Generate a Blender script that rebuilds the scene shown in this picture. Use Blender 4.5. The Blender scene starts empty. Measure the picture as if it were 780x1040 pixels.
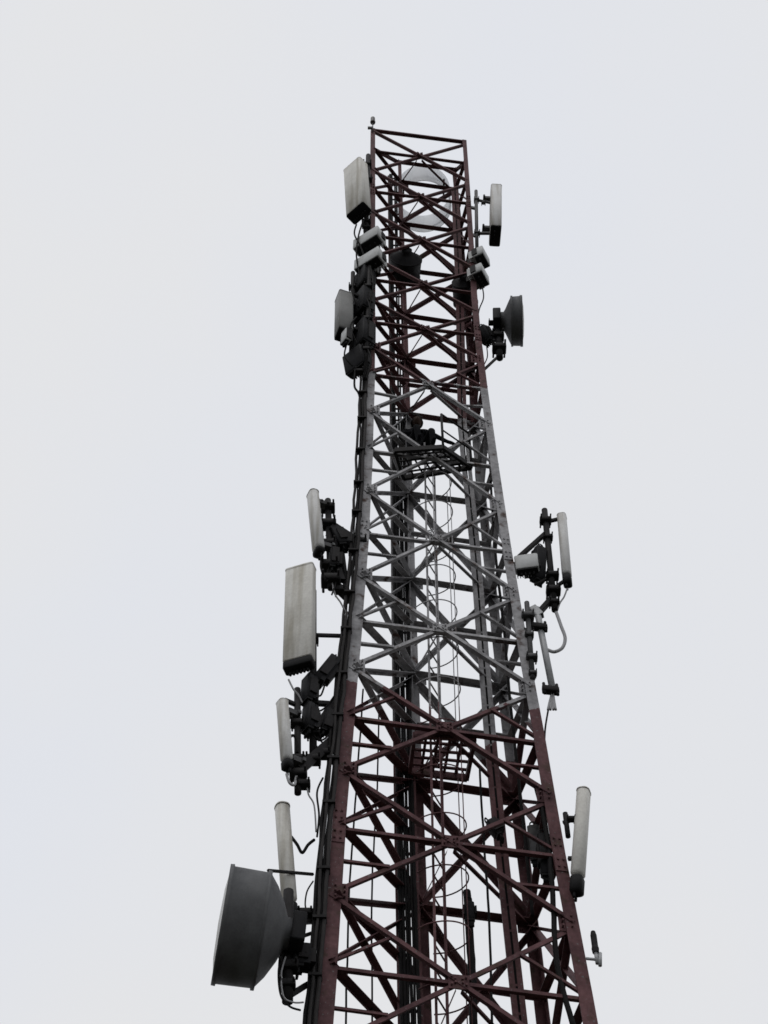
import bpy, bmesh, math, random
from mathutils import Vector, Matrix
random.seed(7)
R = math.radians
scene = bpy.context.scene
C = scene.collection

# ------------------------------------------------------------------ camera
PITCH, FPX, CAMZ = R(54), 1560.0, 1.6
cam_d = bpy.data.cameras.new("camera"); cam = bpy.data.objects.new("camera", cam_d); C.objects.link(cam)
cam.location = (0, 0, CAMZ); cam.rotation_euler = (R(90) + PITCH, 0, 0)
cam_d.sensor_fit = 'HORIZONTAL'; cam_d.sensor_width = 36; cam_d.lens = 36 * FPX / 780
cam_d.clip_start = .1; cam_d.clip_end = 6000
scene.camera = cam
FWD = Vector((0, math.cos(PITCH), math.sin(PITCH))); UP = Vector((0, -math.sin(PITCH), math.cos(PITCH)))
def ray(px, py):
    return Vector((1, 0, 0)) * ((px - 390) / FPX) + UP * ((520 - py) / FPX) + FWD
def P(px, py, Y):                       # photo measurement at ground distance Y -> place in the world
    d = ray(px, py); return d * (Y / d.y) + Vector((0, 0, CAMZ))
def PZ(px, py, z):
    d = ray(px, py); return d * ((z - CAMZ) / d.z) + Vector((0, 0, CAMZ))

# ------------------------------------------------------------------ materials
def new_mat(name):
    m = bpy.data.materials.new(name); m.use_nodes = True
    nt = m.node_tree; return m, nt, nt.nodes['Principled BSDF']
def noise(nt, scale, detail=4, coord='Object', rough=.6):
    tc = nt.nodes.new('ShaderNodeTexCoord'); n = nt.nodes.new('ShaderNodeTexNoise')
    n.inputs['Scale'].default_value = scale; n.inputs['Detail'].default_value = detail; n.inputs['Roughness'].default_value = rough
    nt.links.new(tc.outputs[coord], n.inputs['Vector']); return n
def ramp(nt, src, stops):
    r = nt.nodes.new('ShaderNodeValToRGB'); e = r.color_ramp.elements
    while len(e) < len(stops): e.new(.5)
    for el, (p, c) in zip(e, stops):
        el.position = p; el.color = (*c, 1) if len(c) == 3 else c
    nt.links.new(src, r.inputs['Fac']); return r
def mixc(nt, fac, a, b, blend='MIX'):
    m = nt.nodes.new('ShaderNodeMix'); m.data_type = 'RGBA'; m.blend_type = blend
    for sock, v in ((m.inputs[0], fac), (m.inputs[6], a), (m.inputs[7], b)):
        if hasattr(v, 'links') or hasattr(v, 'is_linked'): nt.links.new(v, sock)
        elif isinstance(v, (int, float)): sock.default_value = v
        else: sock.default_value = (*v, 1)
    return m.outputs[2]
def weathered(name, base, dirt, amount=.5, scale=3.0, rough=.55, metal=0.0, streak=False):
    m, nt, b = new_mat(name)
    n = noise(nt, scale, 6); r = ramp(nt, n.outputs['Fac'], [(.38, (0, 0, 0)), (.72, (1, 1, 1))])
    n2 = noise(nt, scale * 14, 3); r2 = ramp(nt, n2.outputs['Fac'], [(.3, (.90,) * 3), (.7, (1.05,) * 3)])
    mul = nt.nodes.new('ShaderNodeMath'); mul.operation = 'MULTIPLY'; mul.inputs[1].default_value = amount
    nt.links.new(r.outputs['Color'], mul.inputs[0])
    col = mixc(nt, mul.outputs[0], base, dirt)
    if streak:
        tc = nt.nodes.new('ShaderNodeTexCoord'); mp = nt.nodes.new('ShaderNodeMapping'); mp.inputs['Scale'].default_value = (22, 22, .9)
        ns = nt.nodes.new('ShaderNodeTexNoise'); ns.inputs['Detail'].default_value = 3
        nt.links.new(tc.outputs['Object'], mp.inputs['Vector']); nt.links.new(mp.outputs[0], ns.inputs['Vector'])
        ns.inputs['Scale'].default_value = 1
        rs = ramp(nt, ns.outputs['Fac'], [(.36, (.62, .59, .53)), (.55, (1, 1, 1))])
        mp.inputs['Scale'].default_value = (9, 9, .55)
        col = mixc(nt, .8, col, rs.outputs['Color'], 'MULTIPLY')
    col = mixc(nt, 1.0, col, r2.outputs['Color'], 'MULTIPLY')
    nt.links.new(col, b.inputs['Base Color'])
    b.inputs['Roughness'].default_value = rough; b.inputs['Metallic'].default_value = metal
    b.inputs['Specular IOR Level'].default_value = .08
    return m
M = {}
M['radome'] = weathered('radome_grey', (.68, .67, .63), (.46, .445, .405), .55, 2.2, .5, streak=True)
M['radome_pale'] = weathered('radome_pale', (.68, .68, .67), (.48, .47, .45), .5, 2.5, .5, streak=True)
M['cap'] = weathered('antenna_cap', (.020, .020, .021), (.012, .012, .012), .5, 6, .7)
M['drum'] = weathered('drum_shroud', (.135, .138, .142), (.06, .06, .064), .6, 4, .6)
M['grey_face'] = weathered('grey_face', (.25, .25, .245), (.16, .16, .155), .6, 4, .5)
M['dish_dark'] = weathered('dish_dark', (.022, .021, .023), (.012, .012, .013), .6, 5, .6)
M['radio'] = weathered('radio_housing', (.52, .53, .53), (.36, .355, .34), .5, 6, .5)
M['radio_dark'] = weathered('radio_dark', (.022, .022, .024), (.011, .011, .012), .6, 6, .65)
M['galv'] = weathered('galvanised_steel', (.10, .10, .103), (.04, .038, .036), .8, 7, .55, .2)
M['steel_dark'] = weathered('dark_steel', (.030, .029, .030), (.014, .012, .012), .7, 7, .65, .1)
M['galv_light'] = weathered('galvanised_light', (.42, .43, .44), (.25, .25, .25), .6, 6, .5, .2)
M['cable'] = weathered('cable_black', (.012, .0115, .012), (.025, .023, .022), .4, 9, .7)
M['cable_mid'] = weathered('cable_faded', (.045, .042, .042), (.02, .019, .019), .6, 4, .7)
M['cable_grey'] = weathered('cable_grey', (.42, .42, .43), (.25, .25, .25), .4, 9, .6)
M['cloth'] = weathered('dark_clothing', (.010, .010, .012), (.006, .006, .007), .6, 12, .9)
M['skin'] = weathered('brown_skin', (.05, .03, .022), (.035, .022, .017), .5, 12, .6)
M['hair'] = weathered('black_hair', (.012, .011, .011), (.02, .018, .018), .5, 30, .7)
M['lens'] = weathered('lamp_lens_grey', (.16, .155, .155), (.1, .1, .1), .5, 9, .3)

# white cylinder wall of thin fibreglass: lets part of the daylight through
m, nt, b = new_mat('white_fibreglass')
b.inputs['Base Color'].default_value = (.80, .81, .83, 1); b.inputs['Roughness'].default_value = .5
tr = nt.nodes.new('ShaderNodeBsdfTranslucent'); tr.inputs['Color'].default_value = (.93, .94, .95, 1)
mx = nt.nodes.new('ShaderNodeMixShader'); mx.inputs[0].default_value = .62
nt.links.new(b.outputs[0], mx.inputs[1]); nt.links.new(tr.outputs[0], mx.inputs[2])
nt.links.new(mx.outputs[0], nt.nodes['Material Output'].inputs['Surface'])
M['fibreglass'] = m

def tower_paint(z_lo, z_hi):            # aviation bands: red, white, red, worn and stained
    m, nt, b = new_mat('tower_paint')
    g = nt.nodes.new('ShaderNodeNewGeometry'); sx = nt.nodes.new('ShaderNodeSeparateXYZ')
    nt.links.new(g.outputs['Position'], sx.inputs[0])
    def noise_p(scale, detail=5):
        n = nt.nodes.new('ShaderNodeTexNoise'); n.inputs['Scale'].default_value = scale; n.inputs['Detail'].default_value = detail
        nt.links.new(g.outputs['Position'], n.inputs['Vector']); return n
    ne = noise_p(8, 5); zz_ = nt.nodes.new('ShaderNodeMath'); zz_.operation = 'MULTIPLY_ADD'; zz_.inputs[1].default_value = .55
    nt.links.new(ne.outputs['Fac'], zz_.inputs[0]); nt.links.new(sx.outputs['Z'], zz_.inputs[2])
    def step(op, v):
        q = nt.nodes.new('ShaderNodeMath'); q.operation = op; q.inputs[1].default_value = v
        nt.links.new(zz_.outputs[0], q.inputs[0]); return q.outputs[0]
    a = step('GREATER_THAN', z_lo + .275); c = step('LESS_THAN', z_hi + .275)
    q = nt.nodes.new('ShaderNodeMath'); q.operation = 'MULTIPLY'; nt.links.new(a, q.inputs[0]); nt.links.new(c, q.inputs[1])
    n1 = noise_p(2.5); n2 = noise_p(18, 3); n3 = noise_p(6, 5)
    r1 = ramp(nt, n1.outputs['Fac'], [(.35, (0, 0, 0)), (.7, (1, 1, 1))])
    red = mixc(nt, r1.outputs['Color'], (.165, .086, .090), (.082, .043, .047))
    wht = mixc(nt, r1.outputs['Color'], (.44, .435, .445), (.22, .217, .225))
    col = mixc(nt, q.outputs[0], red, wht)
    rust = ramp(nt, n3.outputs['Fac'], [(.58, (0, 0, 0)), (.70, (1, 1, 1))])
    col = mixc(nt, rust.outputs['Color'], col, (.085, .055, .046))
    n4 = noise_p(34, 4); chip = ramp(nt, n4.outputs['Fac'], [(.66, (0, 0, 0)), (.69, (1, 1, 1))])
    col = mixc(nt, chip.outputs['Color'], col, (.17, .165, .165))
    r2 = ramp(nt, n2.outputs['Fac'], [(.3, (.75,) * 3), (.7, (1.1,) * 3)])
    col = mixc(nt, 1.0, col, r2.outputs['Color'], 'MULTIPLY')
    nt.links.new(col, b.inputs['Base Color']); b.inputs['Roughness'].default_value = .6; b.inputs['Specular IOR Level'].default_value = .08
    return m

# ------------------------------------------------------------------ mesh helpers
ORIGIN = {}
def perp(d):
    d = d.normalized(); u = d.cross(Vector((0, 0, 1)))
    if u.length < 1e-3: u = Vector((1, 0, 0))
    u.normalize(); return u, u.cross(d).normalized()
class MB:
    def __init__(s): s.v = []; s.f = []; s.sm = []
    def add(s, vs, fs, smooth=False):
        o = len(s.v); s.v += [Vector(v) for v in vs]; s.f += [[o + i for i in f] for f in fs]; s.sm += [smooth] * len(fs)
        return s
    def prism(s, p0, p1, poly, a, b, smooth=False, scale1=1.0):
        n = len(poly)
        vs = [p0 + a * x + b * y for x, y in poly] + [p1 + a * x * scale1 + b * y * scale1 for x, y in poly]
        fs = [[i, (i + 1) % n, n + (i + 1) % n, n + i] for i in range(n)]
        s.add(vs, fs, smooth); o = len(s.v) - 2 * n
        s.f.append([o + i for i in reversed(range(n))]); s.f.append([o + n + i for i in range(n)]); s.sm += [False, False]
        return s
    def tube(s, p0, p1, r, n=10, r1=None):
        u, w = perp(p1 - p0); k = [(math.cos(2 * math.pi * i / n) * r, math.sin(2 * math.pi * i / n) * r) for i in range(n)]
        return s.prism(p0, p1, k, u, w, True, 1 if r1 is None else r1 / r)
    def angle(s, p0, p1, w, t, a, b):
        d = (p1 - p0).normalized(); a = (a - d * a.dot(d)).normalized(); b = (b - d * b.dot(d)); b = (b - a * b.dot(a)).normalized()
        return s.prism(p0, p1, [(0, 0), (w, 0), (w, t), (t, t), (t, w), (0, w)], a, b)
    def box(s, c, ax, hs, bev=0):
        x, y, z = ax; hx, hy, hz = hs
        if bev <= 0:
            poly = [(-hx, -hy), (hx, -hy), (hx, hy), (-hx, hy)]
            return s.prism(c - z * hz, c + z * hz, poly, x, y)
        # rounded section in x/y, chamfered ends
        poly = []
        for cx, cy, a0 in ((hx - bev, hy - bev, 0), (-hx + bev, hy - bev, 90), (-hx + bev, -hy + bev, 180), (hx - bev, -hy + bev, 270)):
            for k in range(5):
                a = R(a0 + k * 22.5); poly.append((cx + bev * math.cos(a), cy + bev * math.sin(a)))
        n = len(poly); rings = [(-hz, 1 - bev * .7 / max(hx, hy)), (-hz + bev * .6, 1), (hz - bev * .6, 1), (hz, 1 - bev * .7 / max(hx, hy))]
        vs = []
        for zz, sc in rings: vs += [c + z * zz + x * (px * sc) + y * (py * sc) for px, py in poly]
        fs = [[r * n + i, r * n + (i + 1) % n, (r + 1) * n + (i + 1) % n, (r + 1) * n + i] for r in range(3) for i in range(n)]
        s.add(vs, fs, True); o = len(s.v) - 4 * n
        s.f.append([o + i for i in reversed(range(n))]); s.f.append([o + 3 * n + i for i in range(n)]); s.sm += [False, False]
        return s
    def lathe(s, p, axis, prof, n=40, closed=False):       # prof: (distance along axis, radius)
        axis = axis.normalized(); u, w = perp(axis); vs = []
        for h, r in prof:
            vs += [p + axis * h + (u * math.cos(2 * math.pi * i / n) + w * math.sin(2 * math.pi * i / n)) * max(r, .001) for i in range(n)]
        m = len(prof); fs = []
        for k in range(m if closed else m - 1):
            k2 = (k + 1) % m
            fs += [[k * n + i, k * n + (i + 1) % n, k2 * n + (i + 1) % n, k2 * n + i] for i in range(n)]
        s.add(vs, fs, False); return s
    def path(s, pts, r, n=8, sub=6, wob=0):
        q = []
        for i in range(len(pts) - 1):
            a, b_, c_, d_ = pts[max(i - 1, 0)], pts[i], pts[i + 1], pts[min(i + 2, len(pts) - 1)]
            for k in range(sub):
                t = k / sub
                q.append(.5 * ((2 * b_) + (c_ - a) * t + (2 * a - 5 * b_ + 4 * c_ - d_) * t * t + (3 * b_ - a - 3 * c_ + d_) * t ** 3))
        q.append(pts[-1])
        if wob: q = [p + Vector((random.uniform(-wob, wob), random.uniform(-wob, wob), 0)) for p in q]
        vs = []; u = None
        for i, p in enumerate(q):
            d = (q[min(i + 1, len(q) - 1)] - q[max(i - 1, 0)]).normalized()
            if u is None: u, w = perp(d)
            else:
                u = (u - d * u.dot(d)).normalized(); w = u.cross(d)
            vs += [p + (u * math.cos(2 * math.pi * k / n) + w * math.sin(2 * math.pi * k / n)) * r for k in range(n)]
        L = len(q)
        fs = [[i * n + k, i * n + (k + 1) % n, (i + 1) * n + (k + 1) % n, (i + 1) * n + k] for i in range(L - 1) for k in range(n)]
        s.add(vs, fs, True); o = len(s.v) - L * n
        s.f.append([o + i for i in range(n)]); s.f.append([o + (L - 1) * n + i for i in reversed(range(n))]); s.sm += [False, False]
        return s
    def build(s, name, mat, parent=None, origin=None, label=None):
        o0 = ORIGIN[parent.name] if parent else (origin or Vector((0, 0, 0)))
        me = bpy.data.meshes.new(name); me.from_pydata([v - o0 for v in s.v], [], s.f); me.materials.append(mat)
        me.polygons.foreach_set('use_smooth', s.sm)
        bm = bmesh.new(); bm.from_mesh(me); bmesh.ops.recalc_face_normals(bm, faces=bm.faces); bm.to_mesh(me); bm.free()
        o = bpy.data.objects.new(name, me); C.objects.link(o)
        if parent: o.parent = parent
        else: o.location = o0
        ORIGIN[o.name] = o0
        if label: o['label'] = label
        return o
def tag(o, label, cat, group=None):
    o['label'] = label; o['category'] = cat
    if group: o['group'] = group
    return o
def thing(name, loc, label, cat, group=None):
    o = bpy.data.objects.new(name, None); C.objects.link(o); o.location = loc; o.empty_display_size = .2
    ORIGIN[o.name] = Vector(loc); return tag(o, label, cat, group)
def struct(o):
    o['kind'] = 'structure'; return o
X, Yv, Z = Vector((1, 0, 0)), Vector((0, 1, 0)), Vector((0, 0, 1))
def az_dir(deg): return Vector((math.cos(R(deg)), math.sin(R(deg)), 0))

# ------------------------------------------------------------------ ground
m, nt, b = new_mat('ground_soil_grass')
n = noise(nt, .35, 8); n2 = noise(nt, 6, 6)
r = ramp(nt, n.outputs['Fac'], [(.4, (.026, .029, .018)), (.6, (.042, .038, .030))])
r2 = ramp(nt, n2.outputs['Fac'], [(.3, (.6,) * 3), (.7, (1.2,) * 3)])
nt.links.new(mixc(nt, 1, r.outputs['Color'], r2.outputs['Color'], 'MULTIPLY'), b.inputs['Base Color']); b.inputs['Roughness'].default_value = .95
gm = MB(); N = 48
vs = [Vector((0, 0, 0))] + [Vector((math.cos(2 * math.pi * i / N) * rr, math.sin(2 * math.pi * i / N) * rr, 0)) for rr in (20, 200, 3000) for i in range(N)]
fs = [[0, 1 + i, 1 + (i + 1) % N] for i in range(N)] + [[1 + k * N + i, 1 + (k + 1) * N + i, 1 + (k + 1) * N + (i + 1) % N, 1 + k * N + (i + 1) % N] for k in range(2) for i in range(N)]
struct(gm.add(vs, fs).build('ground', m))

# ------------------------------------------------------------------ tower frame
def curve(tab):
    def f(y):
        if y <= tab[0][0]: (a, b), (c, d) = tab[0], tab[1]
        elif y >= tab[-1][0]: (a, b), (c, d) = tab[-2], tab[-1]
        else:
            for (a, b), (c, d) in zip(tab, tab[1:]):
                if a <= y <= c: break
        return b + (d - b) * (y - a) / (c - a)
    return f
xA = curve([(131, 377), (300, 375), (400, 373), (500, 368.5), (590, 362), (640, 356.5), (740, 347), (850, 336.5), (1000, 326), (1040, 323)])
xB = curve([(145, 474), (200, 478), (320, 486), (400, 496), (490, 509), (555, 519), (600, 528), (690, 541), (760, 556), (900, 580), (1030, 606)])
xD = curve([(165, 404), (300, 408), (430, 411), (640, 415), (850, 421), (1000, 426), (1150, 430)])
xC = curve([(189, 464), (250, 470), (330, 478), (430, 485), (550, 496), (640, 507), (760, 520), (850, 533), (1000, 551), (1150, 569)])
dAD = curve([(131, 35), (535, 53), (627, 61), (726, 72), (838, 87), (985, 107), (1040, 112)])
SL = .13
def level(yc):
    w = xB(yc) - xA(yc); ya = yc - SL * w / 2; yb = yc + SL * w / 2
    Ya = 13.0
    for _ in range(6):
        a = P(xA(ya), ya, Ya); Ya = 13.0 - .25 * (32 - a.z) / 22
    a = P(xA(ya), ya, Ya); bb = PZ(xB(yb), yb, a.z)
    yd = ya + dAD(ya); d = PZ(xD(yd), yd, a.z)
    yc_ = yd
    for _ in range(6): yc_ = yd + .14 * (xC(yc_) - xD(yd))
    c = PZ(xC(yc_), yc_, a.z)
    return {'A': a, 'B': bb, 'C': c, 'D': d, 'z': a.z}
rows = [157, 198, 243, 288, 331, 385, 463, 548, 638, 738, 852, 995]
LV = [level(r_) for r_ in rows]
TOP = level(137)
# straight continuation below the picture down to the ground
def lerp(a, b, t): return {k: a[k] + (b[k] - a[k]) * t for k in a}
ref_hi, ref_lo = LV[7], LV[11]
zs = LV[-1]['z']
BELOW = []
for zz in (zs - 1.95, zs - 3.9, 0.25):
    t = (zz - ref_hi['z']) / (ref_lo['z'] - ref_hi['z']); BELOW.append(lerp(ref_hi, ref_lo, t))
ALL = LV + BELOW[:2]
HALF = [TOP] + [lerp(ALL[i], ALL[i + 1], .5) for i in range(len(ALL) - 1)]
BASE = BELOW[2]
z_white_hi = P(372, 381, 12.95)[2]; z_white_lo = P(350, 696, 12.85)[2]
M['paint'] = tower_paint(z_white_lo, z_white_hi)

tw_loc = (BASE['A'] + BASE['B'] + BASE['C'] + BASE['D']) / 4; tw_loc.z = 0
tower = thing('lattice_tower', tw_loc, 'tall red and white steel lattice tower carrying all the antennas', 'tower')
uAB = (LV[6]['B'] - LV[6]['A']).normalized(); nin = Vector((-uAB.y, uAB.x, 0)).normalized()      # along the near face, and inwards
if nin.y < 0: nin = -nin
legdir = {'A': (uAB, None), 'B': (-uAB, None), 'C': (-uAB, None), 'D': (uAB, None)}
def flange_dirs(k):
    nb = {'A': ('B', 'D'), 'B': ('A', 'C'), 'C': ('D', 'B'), 'D': ('C', 'A')}[k]
    f = LV[8]; d1 = f[nb[0]] - f[k]; d2 = f[nb[1]] - f[k]; d1.z = d2.z = 0
    return d1.normalized(), d2.normalized()
for k in 'ABDC':
    mb = MB(); pts = [TOP[k]] + [l[k] for l in LV] + [b_[k] for b_ in BELOW]
    pts[0] = pts[0] + Z * .06
    d1, d2 = flange_dirs(k)
    for i, (p, q) in enumerate(zip(pts, pts[1:])):
        w = (.090 + .0056 * i) * (1 if k in 'AB' else .85)
        mb.angle(p, q, w, .014, d1, d2)
    leg = mb.build('leg', M['paint'], tower)
    # splice plates with bolts on the flanges
    for i in (2, 5, 8, 11):
        p = pts[i]; ax = (pts[i + 1] - pts[i]).normalized(); sp = MB()
        w = (.090 + .0056 * i) * (1 if k in 'AB' else .85)
        out = -d2 if k in 'AB' else -d2
        sp.box(p + d1 * w * .52 + out * .008, (d1, out, ax), (w * .46, .006, .26))
        for s1 in (-.2, -.1, .1, .2):
            for s2 in (.3, .72): sp.tube(p + d1 * w * s2 + ax * s1 + out * .012, p + d1 * w * s2 + ax * s1 + out * .032, .014, 6)
        sp.build('splice_plate', M['paint'], leg)
    ft = MB(); bp = BASE[k].copy(); bp.z = 0
    ft.box(bp + Z * .15, (X, Yv, Z), (.35, .35, .17)); ft.build('footing', M['galv_light'], tower)

def bar(p, q, kind, w=.065, off=0, inward=nin, trim=.05, t=.009):
    d = (q - p).normalized(); p = p + d * trim; q = q - d * trim
    jit = random.uniform(-.012, .012)
    p = p + Z * jit; q = q - Z * jit; d = (q - p).normalized()
    a = d.cross(inward).normalized()
    if a.z > 0: a = -a                       # standing flange hangs down, lying flange points inwards
    o = inward * off
    mb = MB(); mb.prism(p + o, q + o, [(0, 0), (w * .6, 0), (w * .6, t), (t, t), (t, w * 1.35), (0, w * 1.35)], a, inward)
    return mb.build(kind, M['paint'], tower)
def inw(pk, qk):
    f = LV[7]; c = (f['A'] + f['B'] + f['C'] + f['D']) / 4; mid = (f[pk] + f[qk]) / 2
    d = (f[qk] - f[pk]); d.z = 0; n_ = Vector((-d.y, d.x, 0)).normalized()
    v = c - mid; v.z = 0
    return n_ if n_.dot(v) > 0 else -n_
faces = {'AB': inw('A', 'B'), 'DC': inw('D', 'C'), 'AD': inw('A', 'D'), 'BC': inw('B', 'C')}
# top ring
bar(TOP['A'] + Z * .03, TOP['B'] + Z * .03, 'horizontal_brace', .07, -.002, faces['AB'], 0)
bar(TOP['D'], TOP['C'], 'horizontal_brace', .06, .0, faces['DC'], 0)
nH = len(HALF)
for i in range(nH):
    L = ALL[i]; big = i >= 5
    w = .062 if not big else .066 if i < 8 else .080
    # near face: crossed diagonals with a horizontal through the crossing
    bar(L['A'], L['B'], 'horizontal_brace', w * .85, .022, faces['AB'])
    if i + 1 < nH:
        up, dn = HALF[i], HALF[i + 1]
        bar(up['A'], dn['B'], 'diagonal_brace', w, -.012, faces['AB'])
        bar(dn['A'], up['B'], 'diagonal_brace', w, .036, faces['AB'])
        c = (up['A'] + up['B'] + dn['A'] + dn['B']) / 4
        g = MB(); s_ = .075 + .003 * i
        g.box(c + faces['AB'] * .010, (uAB, faces['AB'], Z), (s_, .004, s_ * .8))
        for bx in (-.7, -.35, .35, .7):
            for bz in (-.45, .45): q_ = c + uAB * s_ * bx + Z * s_ * bz * abs(bx) * 1.3; g.tube(q_ - faces['AB'] * .03, q_ + faces['AB'] * .03, .013, 6)
        g.build('gusset_plate', M['paint'], tower)
        for k, sgn in (('A', 1), ('B', -1)):
            if i >= 4:
                g = MB(); g.box(dn[k] + uAB * sgn * .13 + faces['AB'] * .022, (uAB, faces['AB'], Z), (.09, .004, .12))
                for bx in (-.05, .05):
                    for bz in (-.07, 0, .07): q_ = dn[k] + uAB * sgn * (.13 + bx) + Z * bz; g.tube(q_ - faces['AB'] * .03, q_ + faces['AB'] * .04, .013, 6)
                g.build('gusset_plate', M['paint'], tower)
    # plan bracing from the middle of the near face to the far legs
    if i + 1 < nH:
        for k in 'DC': bar(c, L[k], 'plan_brace', w * .7, .05, Z * -1 if False else faces['AB'], .08)
    for k, sgn in (('D', 1), ('C', -1)):
        g = MB(); g.box(L[k] + uAB * sgn * .12 + faces['DC'] * .005, (uAB, faces['DC'], Z), (.10, .004, .13))
        for bx in (-.05, .05):
            for bz in (-.08, 0, .08): q_ = L[k] + uAB * sgn * (.12 + bx) + Z * bz; g.tube(q_ - faces['DC'] * .03, q_ + faces['DC'] * .03, .013, 6)
        g.build('gusset_plate', M['paint'], tower)
        # redundant stubs that halve the big panels
        if i >= 5:
            for k in 'AB':
                bar(L[k] + Z * .0, (c + up[k]) / 2, 'stub_brace', w * .6, .012, faces['AB'], .01)
                bar((c + dn[k]) / 2, lerp(L, dn, .5)[k], 'stub_brace', w * .6, .012, faces['AB'], .01)
            Hh = HALF[i]; bar(Hh['D'], Hh['C'], 'stub_brace', w * .75, .06, faces['DC'])
    # far face, panel points half a bay off
    bar(L['D'], L['C'], 'horizontal_brace', w, .016, faces['DC'])
    if i + 1 < len(ALL):
        Ld = ALL[i + 1]
        bar(L['D'], Ld['C'], 'diagonal_brace', w * 1.2, -.012, faces['DC'])
        bar(Ld['D'], L['C'], 'diagonal_brace', w * 1.2, .036, faces['DC'])
    # flanks, half a bay off: light struts and sub-diagonals
    if 0 < i < nH:
        Hh = HALF[i]
        for a, d, f in (('A', 'D', 'AD'), ('B', 'C', 'BC')):
            bar(Hh[a], Hh[d], 'strut', w * .85, .02, faces[f])
            if i >= 4: bar(Hh[a], L[d], 'strut', w * .75, .05, faces[f])
    # flanks: struts and knee braces
    for a, d, f in (('A', 'D', 'AD'), ('B', 'C', 'BC')):
        bar(L[a], L[d], 'horizontal_brace', w * .9, .02, faces[f])
        up = TOP if i == 0 else ALL[i - 1]
        bar(L[a], up[d], 'knee_brace', w, -.012, faces[f])
        if i >= 5 and i < nH:
            bar(lerp(L, up, .42)[a], up[d], 'knee_brace', w * .85, .036, faces[f])
for a, d in (('A', 'B'), ('D', 'C'), ('A', 'D'), ('B', 'C')):     # portal at the foot, below the picture
    mid = (BELOW[1][a] + BELOW[1][d]) / 2
    bar(BASE[a], mid, 'portal_brace', .09, 0, faces[a + d]); bar(BASE[d], mid, 'portal_brace', .09, .03, faces[a + d])

# access ladder with cage hoops (inside the tower, below the rest platform)
lad_top = 478
def lad(px0, px1, Y0, Y1):
    return P(px0, lad_top, Y0), P(px1, 1050, Y1)
r1a, r1b = P(431.5, 468, 13.35), P(443.5, 1046, 13.2); r2a, r2b = P(441, 474, 13.62), P(455, 1046, 13.52)
def ext(a, b, z): t = (z - a.z) / (b.z - a.z); return a + (b - a) * t
r1b, r2b = ext(r1a, r1b, 3.0), ext(r2a, r2b, 3.0)
ztop = r1a.z + .5
r1a, r2a = ext(r1a, r1b, ztop), ext(r2a, r2b, ztop)
mb = MB()
for p, q in ((r1a, r1b), (r2a, r2b)):
    mb.box((p + q) / 2, (X, Yv, (p - q).normalized()), (.014, .022, (p - q).length / 2))
ladder = mb.build('access_ladder', M['paint'], tower)
zz = ztop - .2
while zz > 8.6:
    MB().tube(ext(r1a, r1b, zz), ext(r2a, r2b, zz), .011, 6).build('rung', M['paint'], ladder); zz -= .32
zz = ztop - 1.0
while zz > 9.0:
    a = ext(r1a, r1b, zz); c = ext(r2a, r2b, zz); mid = (a + c) / 2; u = (c - a).normalized(); v = Vector((u.y, -u.x, 0)).normalized()
    if v.x < 0: v = -v
    pts = [mid + u * (.26 * math.cos(R(t))) + v * (.34 * math.sin(R(t))) for t in range(-30, 211, 20)]
    MB().path(pts, .009, 5, 2).build('cage_hoop', M['paint'], ladder); zz -= .78
vd = Vector(((r2a - r1a).normalized().y, -(r2a - r1a).normalized().x, 0)).normalized()
if vd.x < 0: vd = -vd
mid_t, mid_b = (r1a + r2a) / 2, (r1b + r2b) / 2
um = (r2a - r1a).normalized()
for t in (30, 90, 150):
    o_ = um * (.26 * math.cos(R(t))) + vd * (.34 * math.sin(R(t)))
    MB().tube(ext(mid_t, mid_b, ztop - 1) + o_, ext(mid_t, mid_b, 9.0) + o_, .007, 5).build('cage_strap', M['paint'], ladder)

# rest platforms
def platform(corners_px, z, parent_mat, pitch, bw, name='rest_platform'):
    c = [PZ(px, py, z) for px, py in corners_px]                 # a, b, c, d round the edge
    mb = MB()
    for p, q in zip(c, c[1:] + c[:1]):
        d = (q - p).normalized(); mb.box((p + q) / 2 - Z * .04, (d.cross(Z), Z, d), (.022, .05, (q - p).length / 2))
    fr = mb.build(name, parent_mat, tower)
    g = MB(); na = max(2, int((c[1] - c[0]).length / pitch)); nb = max(2, int((c[3] - c[0]).length / (pitch)))
    for i in range(1, na):
        t = i / na; p = c[0].lerp(c[1], t); q = c[3].lerp(c[2], t); d = (q - p).normalized()
        g.box((p + q) / 2 - Z * .012, (d.cross(Z), Z, d), (bw, .012, (q - p).length / 2 - .03))
    for i in range(1, nb):
        t = i / nb; p = c[0].lerp(c[3], t); q = c[1].lerp(c[2], t); d = (q - p).normalized()
        g.box((p + q) / 2 - Z * .036, (d.cross(Z), Z, d), (bw, .012, (q - p).length / 2 - .03))
    g.build('grating', parent_mat, fr)
    return fr, c
z_p1 = LV[6]['z'] + .02
pf, pc = platform([(401, 456), (450, 453), (479, 473), (410, 484)], z_p1, M['steel_dark'], .10, .012)
z_p2 = LV[9]['z'] + .03
pf2, pc2 = platform([(421, 744), (482, 747), (474, 788), (416, 781)], z_p2, M['paint'], .125, .017)
# handrail of the upper platform
hr = MB()
for p in pc[1:3]: hr.tube(p, p + Z * .9, .02, 6)
hr.tube(pc[1] + Z * .9, pc[2] + Z * .9, .018, 6); hr.tube(pc[1] + Z * .45, pc[2] + Z * .45, .014, 6)
hr.build('handrail', M['steel_dark'], pf)

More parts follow.
